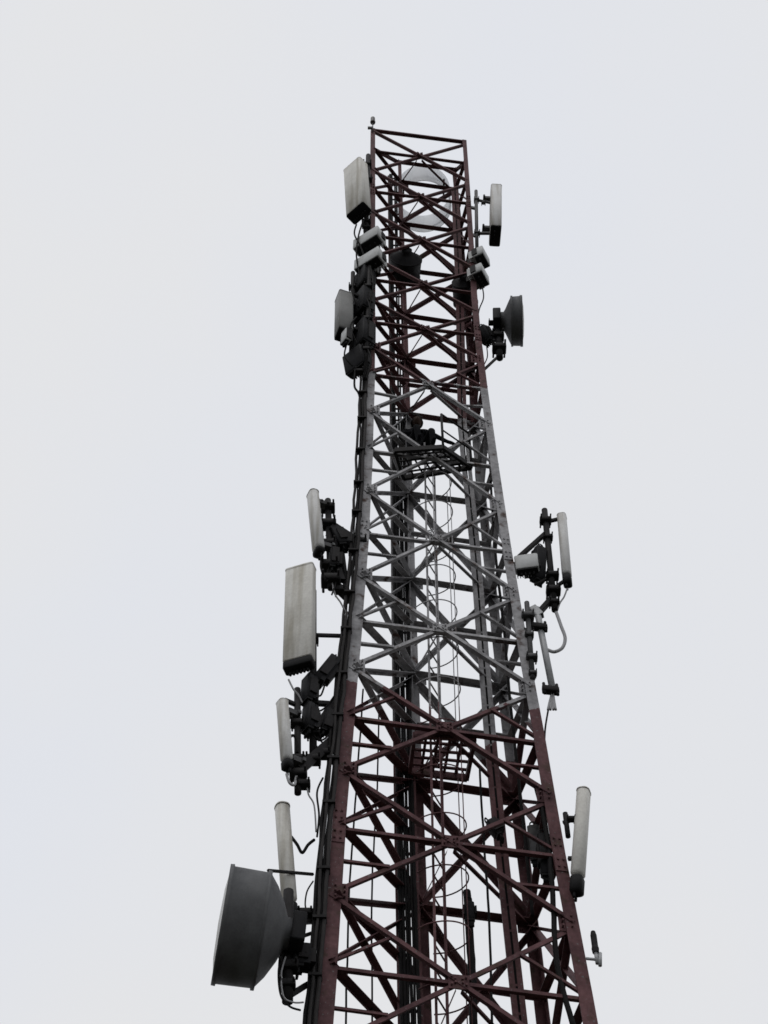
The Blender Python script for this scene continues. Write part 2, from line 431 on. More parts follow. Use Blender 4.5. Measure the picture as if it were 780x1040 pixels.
# ------------------------------------------------------------------ cables on the tower
def offset_line(key, dx, dy, ztop_, zbot):
    pts = [TOP[key]] + [l[key] for l in LV] + [b_[key] for b_ in BELOW]
    out = []
    for p in pts:
        if zbot <= p.z <= ztop_: out.append(p + Vector((dx, dy, 0)))
    return out
bun = thing('feeder_cable_bundle', BASE['A'] + Vector((-.1, -.05, -.25)), 'thick black feeder cable bundle clamped down the outside of the left leg', 'cable bundle')
spread = 8
for j in range(spread):
    top_z = [29.5, 27.5, 29, 26.0, 27, 24.5, 18.5, 15.5][j]
    dx = -.014 - .033 * (j % 4); dy = -.03 - .04 * (j // 4) + random.uniform(-.02, .02)
    pts = offset_line('A', dx, dy, top_z, .0)
    MB().path(pts, (.015, .022, .012, .020, .024, .014, .018, .021)[j], 8, 6, .011).build('feeder_cable', M[('cable', 'cable_mid', 'cable', 'cable_mid', 'cable_mid', 'cable', 'cable_mid', 'cable')[j]], bun)
zz = 28.6
legA = [TOP['A']] + [l['A'] for l in LV] + [b_['A'] for b_ in BELOW]
def on_leg(pts, z):
    for p, q in zip(pts, pts[1:]):
        if p.z >= z >= q.z: return p + (q - p) * ((z - p.z) / (q.z - p.z))
    return pts[-1]
while zz > 8.6:
    p = on_leg(legA, zz)
    MB().box(p + Vector((-.058, -.05, random.uniform(-.02, .02))), (X, Yv, Z), (.072, .062, .016)).build('cable_clamp', M['steel_dark'], bun); zz -= random.uniform(.6, 1.0)

def cable_ladder(label, tab, w, z0, z1, ncab, Yd, mat_rail, rung=.36, rw=.045):
    # tab: measured centre line rows -> x, at ground distance Yd(row)
    pts = [P(x, y, Yd(y)) for y, x in tab]; a, b_ = pts[0], pts[-1]
    foot = ext(pts[-2], pts[-1], z0)
    t = thing('cable_ladder', foot, label, 'cable ladder')
    full = pts + [foot]
    for s in (-1, 1):
        mb = MB()
        for p, q in zip(full, full[1:]):
            mb.angle(p + X * s * w / 2, q + X * s * w / 2, rw, .008, X * -s, Yv)
        mb.build('rail', mat_rail, t)
    zz = full[0].z - .1
    while zz > 9.2:
        p = on_leg(full, zz); MB().box(p + Yv * .03, (X, Yv, Z), (w / 2, .012, .016)).build('rung', mat_rail, t); zz -= rung
    for j in range(ncab):
        x = (-.5 + (j + .5) / ncab) * (w - .06) * (1 if rw < .05 else .4)
        MB().path([p + Vector((x, (-.012 - random.uniform(0, .03)) if rw < .05 else .04, 0)) for p in full[(j % 3 == 2) * 2:]], random.choice((.015, .019, .023)), 7, 5, .005).build('cable', M['cable'], t)
    return t
cable_ladder('black cable ladder full of cables beside the left inner leg', [(178, 400), (300, 402), (430, 404), (640, 407.5), (850, 412), (1040, 417)], .27, .3, 0, 6,
             curve([(178, 13.75), (1040, 13.85)]), M['paint'])
cable_ladder('narrow cable ladder running down beside the right inner leg', [(190, 462), (300, 467), (430, 469.5), (550, 482), (640, 489), (760, 499), (850, 508), (1040, 529)], .15, .3, 0, 2,
             curve([(178, 13.7), (1040, 13.9)]), M['paint'], .36, .062)
run = thing('cable_run', Vector((BASE['C'].x, BASE['C'].y, 0)), 'black cables strapped along the right inner leg of the tower', 'cable bundle')
for j in range(5):
    pts = offset_line('C', -.035 - .025 * (j % 3), .06 + .03 * (j // 3), [30, 28, 29, 27, 25.5][j], .0)
    MB().path(pts, .017 + .004 * (j % 2), 7, 5, .006).build('cable', M['cable'], run)
# loose cables hanging inside the frame
for (lab, tab, Yc, rad, mt) in (
    ('thin black cable hanging straight between the left leg and the inner cable ladder', [(385, 700), (383, 800), (378, 900), (378, 1046)], 13.5, .011, 'cable'),
    ('thin black cable close behind the left leg low on the tower', [(369, 700), (362, 800), (355, 900), (351, 1046)], 13.3, .012, 'cable'),
    ('thin black cable right of the caged ladder, low down', [(487, 780), (492, 860), (497, 940), (500, 1046)], 13.6, .014, 'cable'),
    ('heavy black cable run with clamps in the lower middle of the tower', [(474, 905), (477, 950), (480, 1000), (481, 1046)], 13.7, .045, 'cable'),
    ('black cable run hugging the inside of the right leg low down', [(545, 800), (556, 850), (562, 920), (566, 980), (583, 1046)], 13.3, .03, 'cable'),
    ('thin black cable inside the right leg through the white band', [(494, 400), (498, 480), (503, 560), (512, 640), (519, 720), (533, 850), (541, 930)], 13.5, .02, 'cable'),
):
    pts = [P(x, y, Yc) for x, y in tab]
    if pts[-1].z < 11.0: pts.append(ext(pts[-2], pts[-1], 6.0))
    o = MB().path(pts, rad, 8, 6, .004).build('hanging_cable', M[mt], None, pts[-1]); tag(o, lab, 'cable')

# ------------------------------------------------------------------ equipment builders
def panel_antenna(label, top, bot, Y, az, w, d, cap=.03, mat='radome', nconn=4, pole=None, rnd=.05, brk=True, Y2=None, group=None):
    pt = P(*top, Y if Y2 is None else Y2); pb = P(*bot, Y); ax = (pt - pb).normalized(); H = (pt - pb).length
    n = az_dir(az); n = (n - ax * n.dot(ax)).normalized(); u = n.cross(ax).normalized()
    t = thing('panel_antenna', pb, label, 'antenna', group)
    rb = MB(); rb.box(pb + ax * (cap + (H - cap) / 2), (u, n, ax), (w / 2, d / 2, (H - cap) / 2), min(rnd, d * .45)); body = rb.build('radome', M[mat], t)
    cb = MB(); cb.box(pb + ax * (cap / 2 - .004), (u, n, ax), (w / 2 - .004, d / 2 - .004, cap / 2), min(rnd, d * .45) * .8); cb.build('end_cap', M['cap'], t)
    for i in range(nconn):
        q = pb + u * (w * .7 * ((i + .5) / nconn - .5)) - n * (d * .1); MB().tube(q - ax * .07, q - ax * .002, .016, 8).build('connector', M['cap'], t)
    if w > .1:
        tb = MB(); tb.box(pt - ax * .028, (u, n, ax), (w / 2 + .004, d / 2 + .004, .03), min(rnd, d * .45)); tb.build('top_cap', M[mat], t)
    if brk:
        for f in (.16, .86):
            q = pb + ax * (H * f) - n * (d / 2); br = MB()
            br.box(q - n * .06, (u, ax, n), (.05, .04, .058)); br.box(q - n * .13, (u, ax, n), (.085, .025, .02))
            br.tube(q - n * .13 + u * .07 - ax * .03, q - n * .13 + u * .07 + ax * .05, .012, 6)
            br.build('bracket', M['galv'], t)
    return t, pb, ax, n, u, H, d
def radio_unit(label, c, az, w=.32, h=.42, d=.16, mat='radio', tilt=0, group='radio units on the masts', shade=None):
    n = az_dir(az); ax = (Z * math.cos(R(tilt)) + n * math.sin(R(tilt))).normalized(); n = (n - ax * n.dot(ax)).normalized(); u = n.cross(ax).normalized()
    t = thing('radio_unit', c - ax * h / 2, label, 'radio unit', group)
    MB().box(c, (u, n, ax), (w / 2, d / 2 * .6, h / 2), .022).build('housing', M[mat], t)
    f = MB()
    for i in range(9):
        f.box(c - n * (d * .42) + u * (w * .9 * (i / 8 - .5)), (u, n, ax), (.006, d * .16, h * .46))
    f.build('heat_sink', M[mat], t)
    MB().box(c - ax * (h / 2 + .012), (u, n, ax), (w * .44, d * .26, .014)).build('connector_plate', M['cap'], t)
    for i in range(4):
        q = c - ax * (h / 2 + .02) + u * (w * .7 * ((i + .5) / 4 - .5)); MB().tube(q - ax * .08, q, .015, 8).build('connector', M['cap'], t)
    br = MB(); br.box(c - n * (d * .7), (u, ax, n), (.06, h * .3, .03))
    for sx in (-1, 1): MB().box(c + u * sx * (w / 2 + .012) - n * d * .2, (u, ax, n), (.012, h * random.uniform(.2, .42), .05)).build('mounting_ear', M['steel_dark'], t)
    br.build('bracket', M['steel_dark'], t)
    hd = MB(); hd.path([c + ax * (h / 2 - .01) - u * w * .25, c + ax * (h / 2 + .06) - u * w * .2, c + ax * (h / 2 + .06) + u * w * .2, c + ax * (h / 2 - .01) + u * w * .25], .009, 6, 4); hd.build('handle', M['steel_dark'], t)
    return t
def dish(label, p, axis, r, L, cone, mat, hub_r=.1, group=None, radome=True, odu=True):
    # p: centre of the front rim, axis: the way the dish looks
    axis = axis.normalized(); t = thing('microwave_dish', p - axis * (L + cone), label, 'dish antenna', group)
    sh = MB().lathe(p, axis, [(0, r * .96), (.012, r * 1.03), (-.03, r * 1.035), (-.034, r), (-L, r * .985), (-L, r * 1.02), (-L - .035, r * 1.02), (-L - .037, r * .95), (-L - .03, r * .9)], 56)
    for i in range(len(sh.sm)): sh.sm[i] = True
    o = sh.build('shroud', M[mat], t)
    bk = MB().lathe(p, axis, [(-L - .03, r * .97), (-L - cone * .45, r * .78), (-L - cone * .8, r * .5), (-L - cone, hub_r), (-L - cone - .06, hub_r), (-L - cone - .06, .0)], 56)
    for i in range(len(bk.sm)): bk.sm[i] = True
    bk.build('reflector_back', M[mat], t)
    MB().lathe(p, axis, [(0, r * .965), (.03, r * .6), (.04, 0)], 56).build('radome', M['radome_pale'] if radome else M[mat], t)
    if odu:
        u, w = perp(axis); q = p - axis * (L + cone + .12)
        MB().box(q, (u, w, axis), (hub_r * 1.1, hub_r * 1.1, .07), .02).build('transceiver', M['radio_dark'], t)
    return t
def mount(label, poles, arms, clamps, mat='steel_dark', name='antenna_mount', group='antenna mounts on the tower legs'):
    base = poles[0][1] if poles else arms[0][0]
    t = thing(name, base, label, 'antenna mount', group)
    for p, q, r in poles: MB().tube(q, p, r, 12).build('pole', M[mat], t)
    for p, q, r in arms:
        d = (q - p).normalized(); u, w = perp(d); a = MB()
        a.angle(p - u * r - w * r, q - u * r - w * r, 2 * r, .012, u, w); a.angle(p + u * r + w * r, q + u * r + w * r, 1.9 * r, .012, -u, -w)
        a.build('arm', M[mat], t)
    for p, s in clamps:
        c = MB(); c.box(p, (X, Yv, Z), (s, s * .8, s * .45), s * .2)
        for sx in (-1, 1): c.tube(p + X * sx * s * .8 - Yv * s * 1.5, p + X * sx * s * .8 + Yv * s * 1.5, s * .14, 6)
        c.build('clamp', M[mat], t)
    return t
def jumper(label, pts, r=.012, mat='cable', group='jumper cables on the antenna mounts'):
    o = MB().path(pts, r, 7, 7).build('jumper_cable', M[mat], None, pts[0]); tag(o, label, 'cable', group); return o

# ------------------------------------------------------------------ top of the tower
# warning light on its rod
c0 = P(378.5, 132, 13.0)
t = thing('warning_light', c0, 'small grey warning light on a thin rod, highest point of the tower', 'warning light')
MB().tube(c0 - Z * .1, c0 + Z * .42, .012, 8).build('rod', M['galv'], t)
MB().lathe(c0 + Z * .42, Z, [(0, 0), (0, .055), (.04, .06), (.06, .05), (.24, .05), (.27, .035), (.28, 0)], 20).build('lamp', M['lens'], t)
MB().box(c0 + Vector((-.06, 0, .12)), (X, Yv, Z), (.05, .03, .03), .01).build('junction_box', M['galv_light'], t)

# open white cylinder behind the head of the tower
cy_c = P(430, 210, 14.75)
t = thing('cylindrical_shroud', cy_c, 'open pale white cylinder seen through the top bays of the tower', 'shroud')
MB().lathe(cy_c, Z, [(0, .63), (.86, .63), (.86, .618), (0, .618)], 64, closed=True).build('wall', M['fibreglass'], t)
MB().lathe(cy_c + Z * .2, Z, [(0, .618), (.05, .618), (.05, .60), (0, .60)], 64, closed=True).build('stiffening_ring', M['fibreglass'], t)
br = MB()
for dx in (-.5, .5): br.box(cy_c + Vector((dx * .9, -.42, .06)), (X, Yv, Z), (.02, .22, .02))
br.build('bracket', M['galv'], t)

# upper left antenna with its mast and two radios
A1 = panel_antenna('largest upper left panel antenna, broad and boxy, beside the tower head', (361, 170), (364.5, 217), 12.65, 228, .46, .27, .04, 'radome', 6, rnd=.05)
pl0, pl1 = P(374, 158, 12.95), P(371, 262, 12.95)
mount('black mast holding the boxy upper left antenna and two radios', [(pl0, pl1, .05)],
      [(P(373, 180, 12.95), P(380, 182, 13.05), .03), (P(372, 232, 12.95), P(379, 236, 13.05), .03)],
      [(P(373.5, 183, 12.94), .09), (P(373, 168, 12.94), .09), (P(372, 226, 12.94), .09)])
radio_unit('upper of two pale radios under the boxy upper left antenna', P(374, 245, 12.72), 236, .56, .36, .36, 'radio')
radio_unit('lower of two pale radios under the boxy upper left antenna', P(375, 266, 12.72), 236, .54, .36, .36, 'radio')
jumper('short black jumper under the boxy upper left antenna', [P(362, 228, 12.7), P(360, 238, 12.7), P(366, 250, 12.7), P(371, 268, 12.75), P(369, 300, 12.85)], .016)
jumper('second black jumper under the boxy upper left antenna', [P(369, 224, 12.7), P(364, 240, 12.68), P(362, 260, 12.7), P(367, 290, 12.8), P(369, 330, 12.9)], .016)

# left, second group: small flat antenna, black radios below
panel_antenna('small dark grey panel antenna close to the left leg below the pale radios', (349.5, 302), (349, 341), 12.75, 200, .28, .26, .05, 'grey_face', 4, rnd=.03)
mount('short black mast behind the small dark grey left antenna', [(P(358.5, 277, 12.85), P(357, 362, 12.85), .04)],
      [(P(357, 318, 12.85), P(374, 322, 13.0), .03), (P(357, 352, 12.85), P(373, 356, 13.0), .03)],
      [(P(358, 292, 12.84), .07), (P(357.5, 313, 12.84), .07), (P(357, 340, 12.84), .08)])
radio_unit('pale little radio under the small dark grey left antenna', P(350.5, 342, 12.62), 215, .16, .36, .12, 'radio')
radio_unit('black radio against the left leg, upper of two beside the small grey antenna', P(366, 310, 12.82), 215, .44, .70, .30, 'radio_dark')
radio_unit('black radio against the left leg, lower of two beside the small grey antenna', P(366, 343, 12.82), 215, .44, .74, .30, 'radio_dark')
radio_unit('black wedge-like radio hanging lowest on the left leg above the white band', P(361, 367, 12.8), 228, .40, .46, .26, 'radio_dark', 12)
radio_unit('black radio high on the left leg just below the pale radios', P(368, 285, 12.86), 215, .38, .56, .30, 'radio_dark')
jumper('black jumper looping below the black radios on the left leg', [P(361, 375, 12.8), P(360, 392, 12.8), P(365, 402, 12.85), P(368, 430, 12.95)], .018)

for i, (x0, y0, x1, y1, x2, y2) in enumerate(((371, 300, 376, 315, 372, 335), (362, 322, 356, 332, 363, 350), (372, 352, 377, 366, 372, 385), (352, 350, 350, 362, 358, 372), (376, 270, 379, 290, 375, 312), (360, 280, 358, 297, 364, 312))):
    jumper('black jumper among the crowded black radios high on the left leg', [P(x0, y0, 12.66), P(x1, y1, 12.6), P(x2, y2, 12.68)], .014, 'cable', 'jumpers among the black radios')
mount('black pipe with clamps in front of the crowded black radios on the left leg', [(P(375.5, 262, 12.7), P(371, 385, 12.7), .035)], [(P(360, 300, 12.7), P(380, 305, 12.9), .03), (P(359, 334, 12.7), P(379, 340, 12.9), .03)],
      [(P(374, 292, 12.68), .08), (P(373, 325, 12.68), .09), (P(372, 356, 12.68), .08), (P(365, 378, 12.72), .07)])
# right top antenna facing right
panel_antenna('upper right panel antenna with black underside, beside the tower head', (503.5, 197), (503, 240), 13.25, 2, .46, .22, .04, 'radome_pale', 4, rnd=.04)
mount('pale slim mast behind the upper right antenna', [(P(483.5, 194, 13.25), P(484.5, 262, 13.25), .035)],
      [(P(484, 212, 13.25), P(475, 210, 13.3), .025), (P(484, 240, 13.25), P(478, 238, 13.3), .025), (P(484, 203, 13.25), P(498, 206, 13.25), .022), (P(484.5, 237, 13.25), P(498, 237, 13.25), .025)],
      [(P(484, 203, 13.24), .055), (P(484.5, 237, 13.24), .06), (P(491, 206, 13.24), .045)], 'galv')
radio_unit('upper of two radios under the upper right antenna, pale with black underside', P(489, 262, 13.2), -28, .34, .30, .34, 'radio')
radio_unit('lower of two radios under the upper right antenna, pale with black underside', P(488, 280, 13.2), -28, .36, .30, .34, 'radio')
jumper('black jumper below the two radios on the right', [P(490, 292, 13.2), P(491, 303, 13.2), P(486, 318, 13.25), P(487, 345, 13.3)], .012)

# right dish and its mount
dish('grey drum dish on the right side facing right', P(530, 326, 13.2), Vector((1, -.06, -.05)), .44, .16, .16, 'drum', .17)
mp0, mp1 = P(505, 322, 13.3), P(507.5, 364, 13.3)
mount('black pipe mount with strut holding the grey drum dish on the right', [(mp0, mp1, .06)],
      [(P(506, 345, 13.3), P(488, 336, 13.3), .035), (P(507, 361, 13.3), P(490, 377, 13.3), .018), (P(504, 337, 13.3), P(515, 322, 13.25), .05)],
      [(P(505.5, 342, 13.28), .11), (P(507, 354, 13.28), .12), (P(499.5, 328, 13.28), .06)])
radio_unit('black box on the strut left of the grey drum dish', P(492, 340, 13.25), -140, .2, .34, .2, 'radio_dark', 25)
jumper('thin black cable sagging from the black box to the right leg', [P(494, 350, 13.25), P(495, 362, 13.25), P(491, 372, 13.25), P(488, 382, 13.25)], .01)

# dishes inside the frame near the top
dish('round black dish seen from behind inside the upper left of the tower', P(410, 281, 13.75), Vector((-.1, 1, .0)), .31, .36, .16, 'dish_dark', .1, odu=False)
dish('dark drum dish tucked against the right leg beside the black radios', P(473, 308, 13.85), Vector((.1, 1, 0)), .23, .42, .1, 'dish_dark', .08, odu=False)

# ------------------------------------------------------------------ left middle group
panel_antenna('slim pale antenna highest of the left middle group, beside black brackets', (317.5, 501), (324, 563), 12.6, 205, .20, .14, .10, 'radome_pale', 2, rnd=.06)
mount('black bracket-covered mast behind the slim left middle antenna', [(P(333, 508, 12.75), P(336, 598, 12.75), .045)],
      [(P(335, 537, 12.75), P(366, 557, 12.95), .085), (P(336, 590, 12.75), P(357, 610, 12.9), .05), (P(337, 560, 12.75), P(347, 590, 12.8), .04), (P(331, 515, 12.75), P(322, 508, 12.65), .03), (P(347, 562, 12.8), P(352, 600, 12.88), .03)],
      [(P(333, 516, 12.73), .10), (P(333.5, 533, 12.73), .11), (P(334, 553, 12.73), .10), (P(335, 575, 12.73), .12), (P(336, 590, 12.73), .13), (P(366, 551, 12.9), .09), (P(345, 600, 12.8), .07)])
radio_unit('black radio behind the slim left middle antenna', P(337, 568, 12.72), 195, .17, .42, .15, 'radio_dark')
radio_unit('black slanted radio on the arm between slim antenna and left leg', P(343, 549, 12.8), 190, .24, .34, .2, 'radio_dark', 20)
jumper('pale grey jumper under the slim left middle antenna mast', [P(337, 590, 12.72), P(340, 603, 12.72), P(346, 612, 12.75), P(351, 622, 12.8)], .012, 'cable_grey')
jumper('black jumper looping beside the slim left middle antenna', [P(326, 566, 12.6), P(326, 578, 12.6), P(332, 590, 12.65), P(337, 580, 12.72)], .012)

# large panel on the left
panel_antenna('largest flat panel antenna in the left middle, pale with black bottom', (305.5, 578), (303.5, 679), 12.5, 252, .385, .16, .12, 'radome', 6, rnd=.03)
mount('black mast and arms behind the largest left panel antenna', [(P(318, 600, 12.72), P(318, 770, 12.72), .045)],
      [(P(318, 645, 12.72), P(352, 646, 12.9), .02), (P(318, 714, 12.72), P(350, 716, 12.9), .028), (P(320, 740, 12.72), P(348, 700, 12.88), .04)],
      [(P(318, 650, 12.7), .07), (P(317, 715, 12.7), .08), (P(318, 745, 12.7), .08)])
radio_unit('black slanted radio between the largest left panel and the leg', P(329, 681, 12.72), 200, .17, .56, .17, 'radio_dark', -24)
radio_unit('black radio right below the largest left panel', P(312, 700, 12.62), 215, .18, .42, .15, 'radio_dark')
radio_unit('grey-black radio lowest in the stack under the largest left panel', P(313, 729, 12.62), 215, .18, .40, .15, 'radio_dark')
radio_unit('black radio beside the leg behind the stack under the largest left panel', P(331, 733, 12.78), 200, .15, .36, .14, 'radio_dark', -10)
jumper('grey jumper hanging from the largest left panel', [P(293, 690, 12.5), P(298, 700, 12.52), P(303, 706, 12.56), P(307, 714, 12.6)], .012, 'cable_grey')
jumper('black jumper from the lower mast to the left leg', [P(318, 745, 12.7), P(328, 755, 12.72), P(336, 768, 12.8), P(341, 790, 12.85)], .012)

for lab, pts in (('black slack cable from the radio stack towards the left leg, upper', [(314, 712), (322, 722), (331, 718), (340, 706)]), ('black slack cable from the radio stack towards the left leg, lower', [(315, 742), (324, 752), (334, 746), (342, 730)]),
                 ('thin black cable drooping from the slanted radio to the mast', [(330, 695), (326, 706), (320, 708), (318, 722)]), ('black cable running up behind the slim left middle antenna', [(337, 604), (341, 590), (338, 575), (342, 560), (352, 552)])):
    jumper(lab, [P(x, y, 12.66 + .04 * k) for k, (x, y) in enumerate(pts)], .012)
# slim antenna lower left
panel_antenna('slim short antenna with black tip in the lower left middle', (286.5, 712), (292, 781), 12.45, 215, .15, .12, .13, 'radome_pale', 2, rnd=.05)
mount('black pipe mast with clamps behind the slim short left antenna', [(P(302, 700, 12.6), P(302.5, 806, 12.6), .04)],
      [(P(303, 783, 12.6), P(338, 752, 12.85), .06), (P(301, 716, 12.6), P(289, 711, 12.5), .022), (P(302, 778, 12.6), P(292, 776, 12.5), .022)],
      [(P(302, 735, 12.58), .08), (P(302, 772, 12.58), .09), (P(303, 787, 12.58), .10), (P(308, 797, 12.6), .08), (P(318, 772, 12.7), .09), (P(328, 766, 12.78), .09)])
jumper('black loop of cable at the slim short left antenna', [P(292, 772, 12.5), P(291.5, 756, 12.5), P(295, 748, 12.5), P(300, 749, 12.52), P(302, 765, 12.55)], .018)
jumper('pale loop of cable under the slim short left antenna', [P(291, 786, 12.45), P(294, 795, 12.46), P(299, 797, 12.5), P(301, 788, 12.55)], .016, 'cable_grey')
jumper('grey cable hanging from the clamps to the left leg', [P(311, 790, 12.6), P(313, 806, 12.62), P(319, 818, 12.66), P(321, 845, 12.75)], .010, 'cable_grey')
jumper('thin black cable beside the left leg below the clamps', [P(328, 790, 12.72), P(322, 805, 12.72), P(324, 828, 12.75), P(322, 850, 12.78)], .012)

# bottom left: rounded antenna and large drum dish
panel_antenna('rounded pale column antenna behind the big drum dish', (286.5, 818), (296, 945), 12.75, 205, .165, .16, .36, 'radome', 2, rnd=.07, brk=False)
jumper('zigzag black bracket cable between the column antenna and the left leg', [P(296, 850, 12.75), P(302, 858, 12.75), P(307, 866, 12.78), P(313, 858, 12.8), P(319, 853, 12.85)], .018)
dish('big dark drum dish facing left at the lower left', P(225.5, 938.5, 12.35), Vector((-1, -.17, .05)), .575, .38, .26, 'drum', .16)
mount('black pipe mount behind the big drum dish', [(P(293, 905, 12.6), P(292, 1018, 12.6), .055)],
      [(P(272, 884, 12.45), P(318, 888, 12.85), .013), (P(296, 937, 12.6), P(318, 936, 12.85), .022), (P(291, 1013, 12.6), P(312, 1000, 12.82), .03), (P(295, 955, 12.6), P(316, 948, 12.85), .018)],
      [(P(293, 962, 12.58), .11), (P(293, 982, 12.58), .10), (P(304, 975, 12.65), .09), (P(292, 1000, 12.58), .08), (P(310, 928, 12.8), .08)])
radio_unit('black box behind the big drum dish', P(303, 972, 12.62), 190, .18, .26, .2, 'radio_dark')
jumper('black cable loop under the big drum dish', [P(288, 968, 12.5), P(283, 985, 12.5), P(285, 1010, 12.5), P(294, 1022, 12.55), P(305, 1026, 12.65)], .011)
jumper('grey cable loop under the big drum dish', [P(290, 972, 12.5), P(285.5, 990, 12.5), P(288, 1012, 12.52), P(298, 1018, 12.58), P(308, 1018, 12.68)], .009, 'cable_grey')
jumper('thin black cable beside the left leg above the black box', [P(318, 895, 12.85), P(312, 905, 12.8), P(310, 918, 12.8), P(312, 928, 12.8)], .009)

# ------------------------------------------------------------------ right middle group
panel_antenna('slim pale antenna with black tip on the right of the white band', (570.5, 524), (576.5, 594), 13.3, -15, .17, .13, .20, 'radome_pale', 2, rnd=.05, brk=False)
rp0, rp1 = P(553, 518, 13.3), P(563.5, 620, 13.3)
mount('black mast with clamps beside the slim right antenna', [(rp0, rp1, .045)],
      [(P(527, 566, 13.35), P(555, 541, 13.3), .028), (P(555, 530, 13.3), P(568, 527, 13.3), .022), (P(545, 625, 13.3), P(562, 606, 13.3), .035), (P(543, 594, 13.32), P(560, 586, 13.3), .015), (P(562, 598, 13.3), P(573, 590, 13.3), .02)],
      [(P(554, 529, 13.28), .085), (P(556.5, 546, 13.28), .07), (P(561, 585, 13.28), .09), (P(562, 600, 13.28), .10), (P(563, 612, 13.28), .07)])
radio_unit('pale radio box with black underside beside the right leg', P(535, 573, 13.25), -100, .33, .30, .22, 'radio')
radio_unit('black radio between the pale box and the right mast', P(548, 573, 13.3), -60, .16, .62, .2, 'radio_dark', 12)
jumper('pale cable curving below the slim right antenna', [P(565, 622, 13.3), P(570, 636, 13.3), P(574, 648, 13.3), P(571, 658, 13.3), P(563, 662, 13.3), P(556, 660, 13.32)], .024, 'cable_grey')
jumper('thin grey cable between the slim right antenna tip and the mast', [P(576, 598, 13.3), P(573, 606, 13.3), P(569, 612, 13.3), P(566, 620, 13.3)], .012, 'cable_grey')
# pale sloping pipe with cross clamps
mount('pale sloping pipe with two black cross clamps outside the right leg', [(P(545, 618, 13.3), P(562, 704, 13.3), .045)],
      [(P(541, 618, 13.32), P(549, 626, 13.3), .05)], [], 'galv_light', 'sloping_pipe')
for (a, b_, lab) in (((539, 636), (556, 638), 'black cross clamp at the head of the sloping pipe'), ((550.5, 700), (568, 702), 'black cross clamp at the foot of the sloping pipe')):
    p, q = P(*a, 13.26), P(*b_, 13.26); t = thing('cross_clamp', p, lab, 'clamp')
    MB().box((p + q) / 2, ((q - p).normalized(), Yv, Z), ((q - p).length / 2, .05, .045), .02).build('plate', M['steel_dark'], t)
    for f in (.12, .88):
        c_ = p.lerp(q, f); MB().tube(c_ - Z * .1 - Yv * .02, c_ + Z * .1 - Yv * .02, .02, 6).build('bolt', M['steel_dark'], t)
fan = thing('cable_tails', P(562, 704, 13.3), 'pale cable tails fanning out under the sloping pipe', 'cable')
for x in (556.5, 559, 562, 564.5): MB().path([P(561.5, 703, 13.28), P((561 + x) / 2, 711, 13.28), P(x, 721, 13.28)], .016, 7, 4).build('cable_tail', M['cable_grey'], fan)
jumper('thin black cable between the sloping pipe and the right leg', [P(560, 704, 13.3), P(557, 720, 13.3), P(554, 738, 13.3), P(553, 752, 13.3)], .012)
mount('grey steel clamps and stub pipe on the right leg behind the sloping pipe', [(P(535, 612, 13.22), P(541, 690, 13.22), .035)], [(P(534, 640, 13.22), P(527, 636, 13.35), .025)],
      [(P(536, 626, 13.2), .085), (P(537.5, 645, 13.2), .06), (P(540, 668, 13.2), .075), (P(541, 684, 13.2), .055)], 'galv')

# ------------------------------------------------------------------ bottom right
panel_antenna('rounded grey antenna leaning outward beside the lower right leg', (593, 803), (585.5, 908), 13.2, -20, .185, .15, .24, 'radome', 2, rnd=.065, brk=False)
mount('small black link holding the leaning lower right antenna', [(P(574, 826, 13.25), P(577, 850, 13.25), .03)], [(P(572, 836, 13.25), P(586, 830, 13.22), .02), (P(577, 872, 13.25), P(586, 872, 13.22), .02)],
      [(P(580, 832, 13.22), .05)])
c0 = P(606, 974, 13.15)
t = thing('obstruction_lamp', c0, 'little black obstruction lamp on a pale bracket at the lower right leg', 'lamp')
MB().tube(P(595, 973.5, 13.15), P(610, 975, 13.15), .016, 8).build('bracket', M['galv_light'], t)
MB().tube(c0 - Z * .06, c0 + Z * .1, .02, 8).build('stem', M['galv_light'], t)
MB().lathe(c0 + Z * .08, Z, [(0, 0), (0, .035), (.05, .04), (.08, .034), (.22, .034), (.27, .024), (.29, 0)], 20).build('lens', M['steel_dark'], t)
MB().tube(P(609.5, 968, 13.15), P(609.5, 981, 13.15), .02, 8).build('gland', M['galv_light'], t)

# gear inside the lower bays
radio_unit('dark box with bracket left of the right inner leg in the lower bays', P(501, 842, 13.5), 180, .14, .22, .12, 'radio_dark', 30)
radio_unit('grey box behind the right leg level with the leaning antenna', P(543, 856, 13.5), -100, .14, .5, .14, 'galv')
radio_unit('dark box on the right leg behind the leaning antenna', P(553, 868, 13.4), -90, .12, .6, .14, 'radio_dark')
radio_unit('dark box beside the heavy cable run in the lower middle', P(477, 925, 13.6), -90, .11, .24, .10, 'radio_dark')

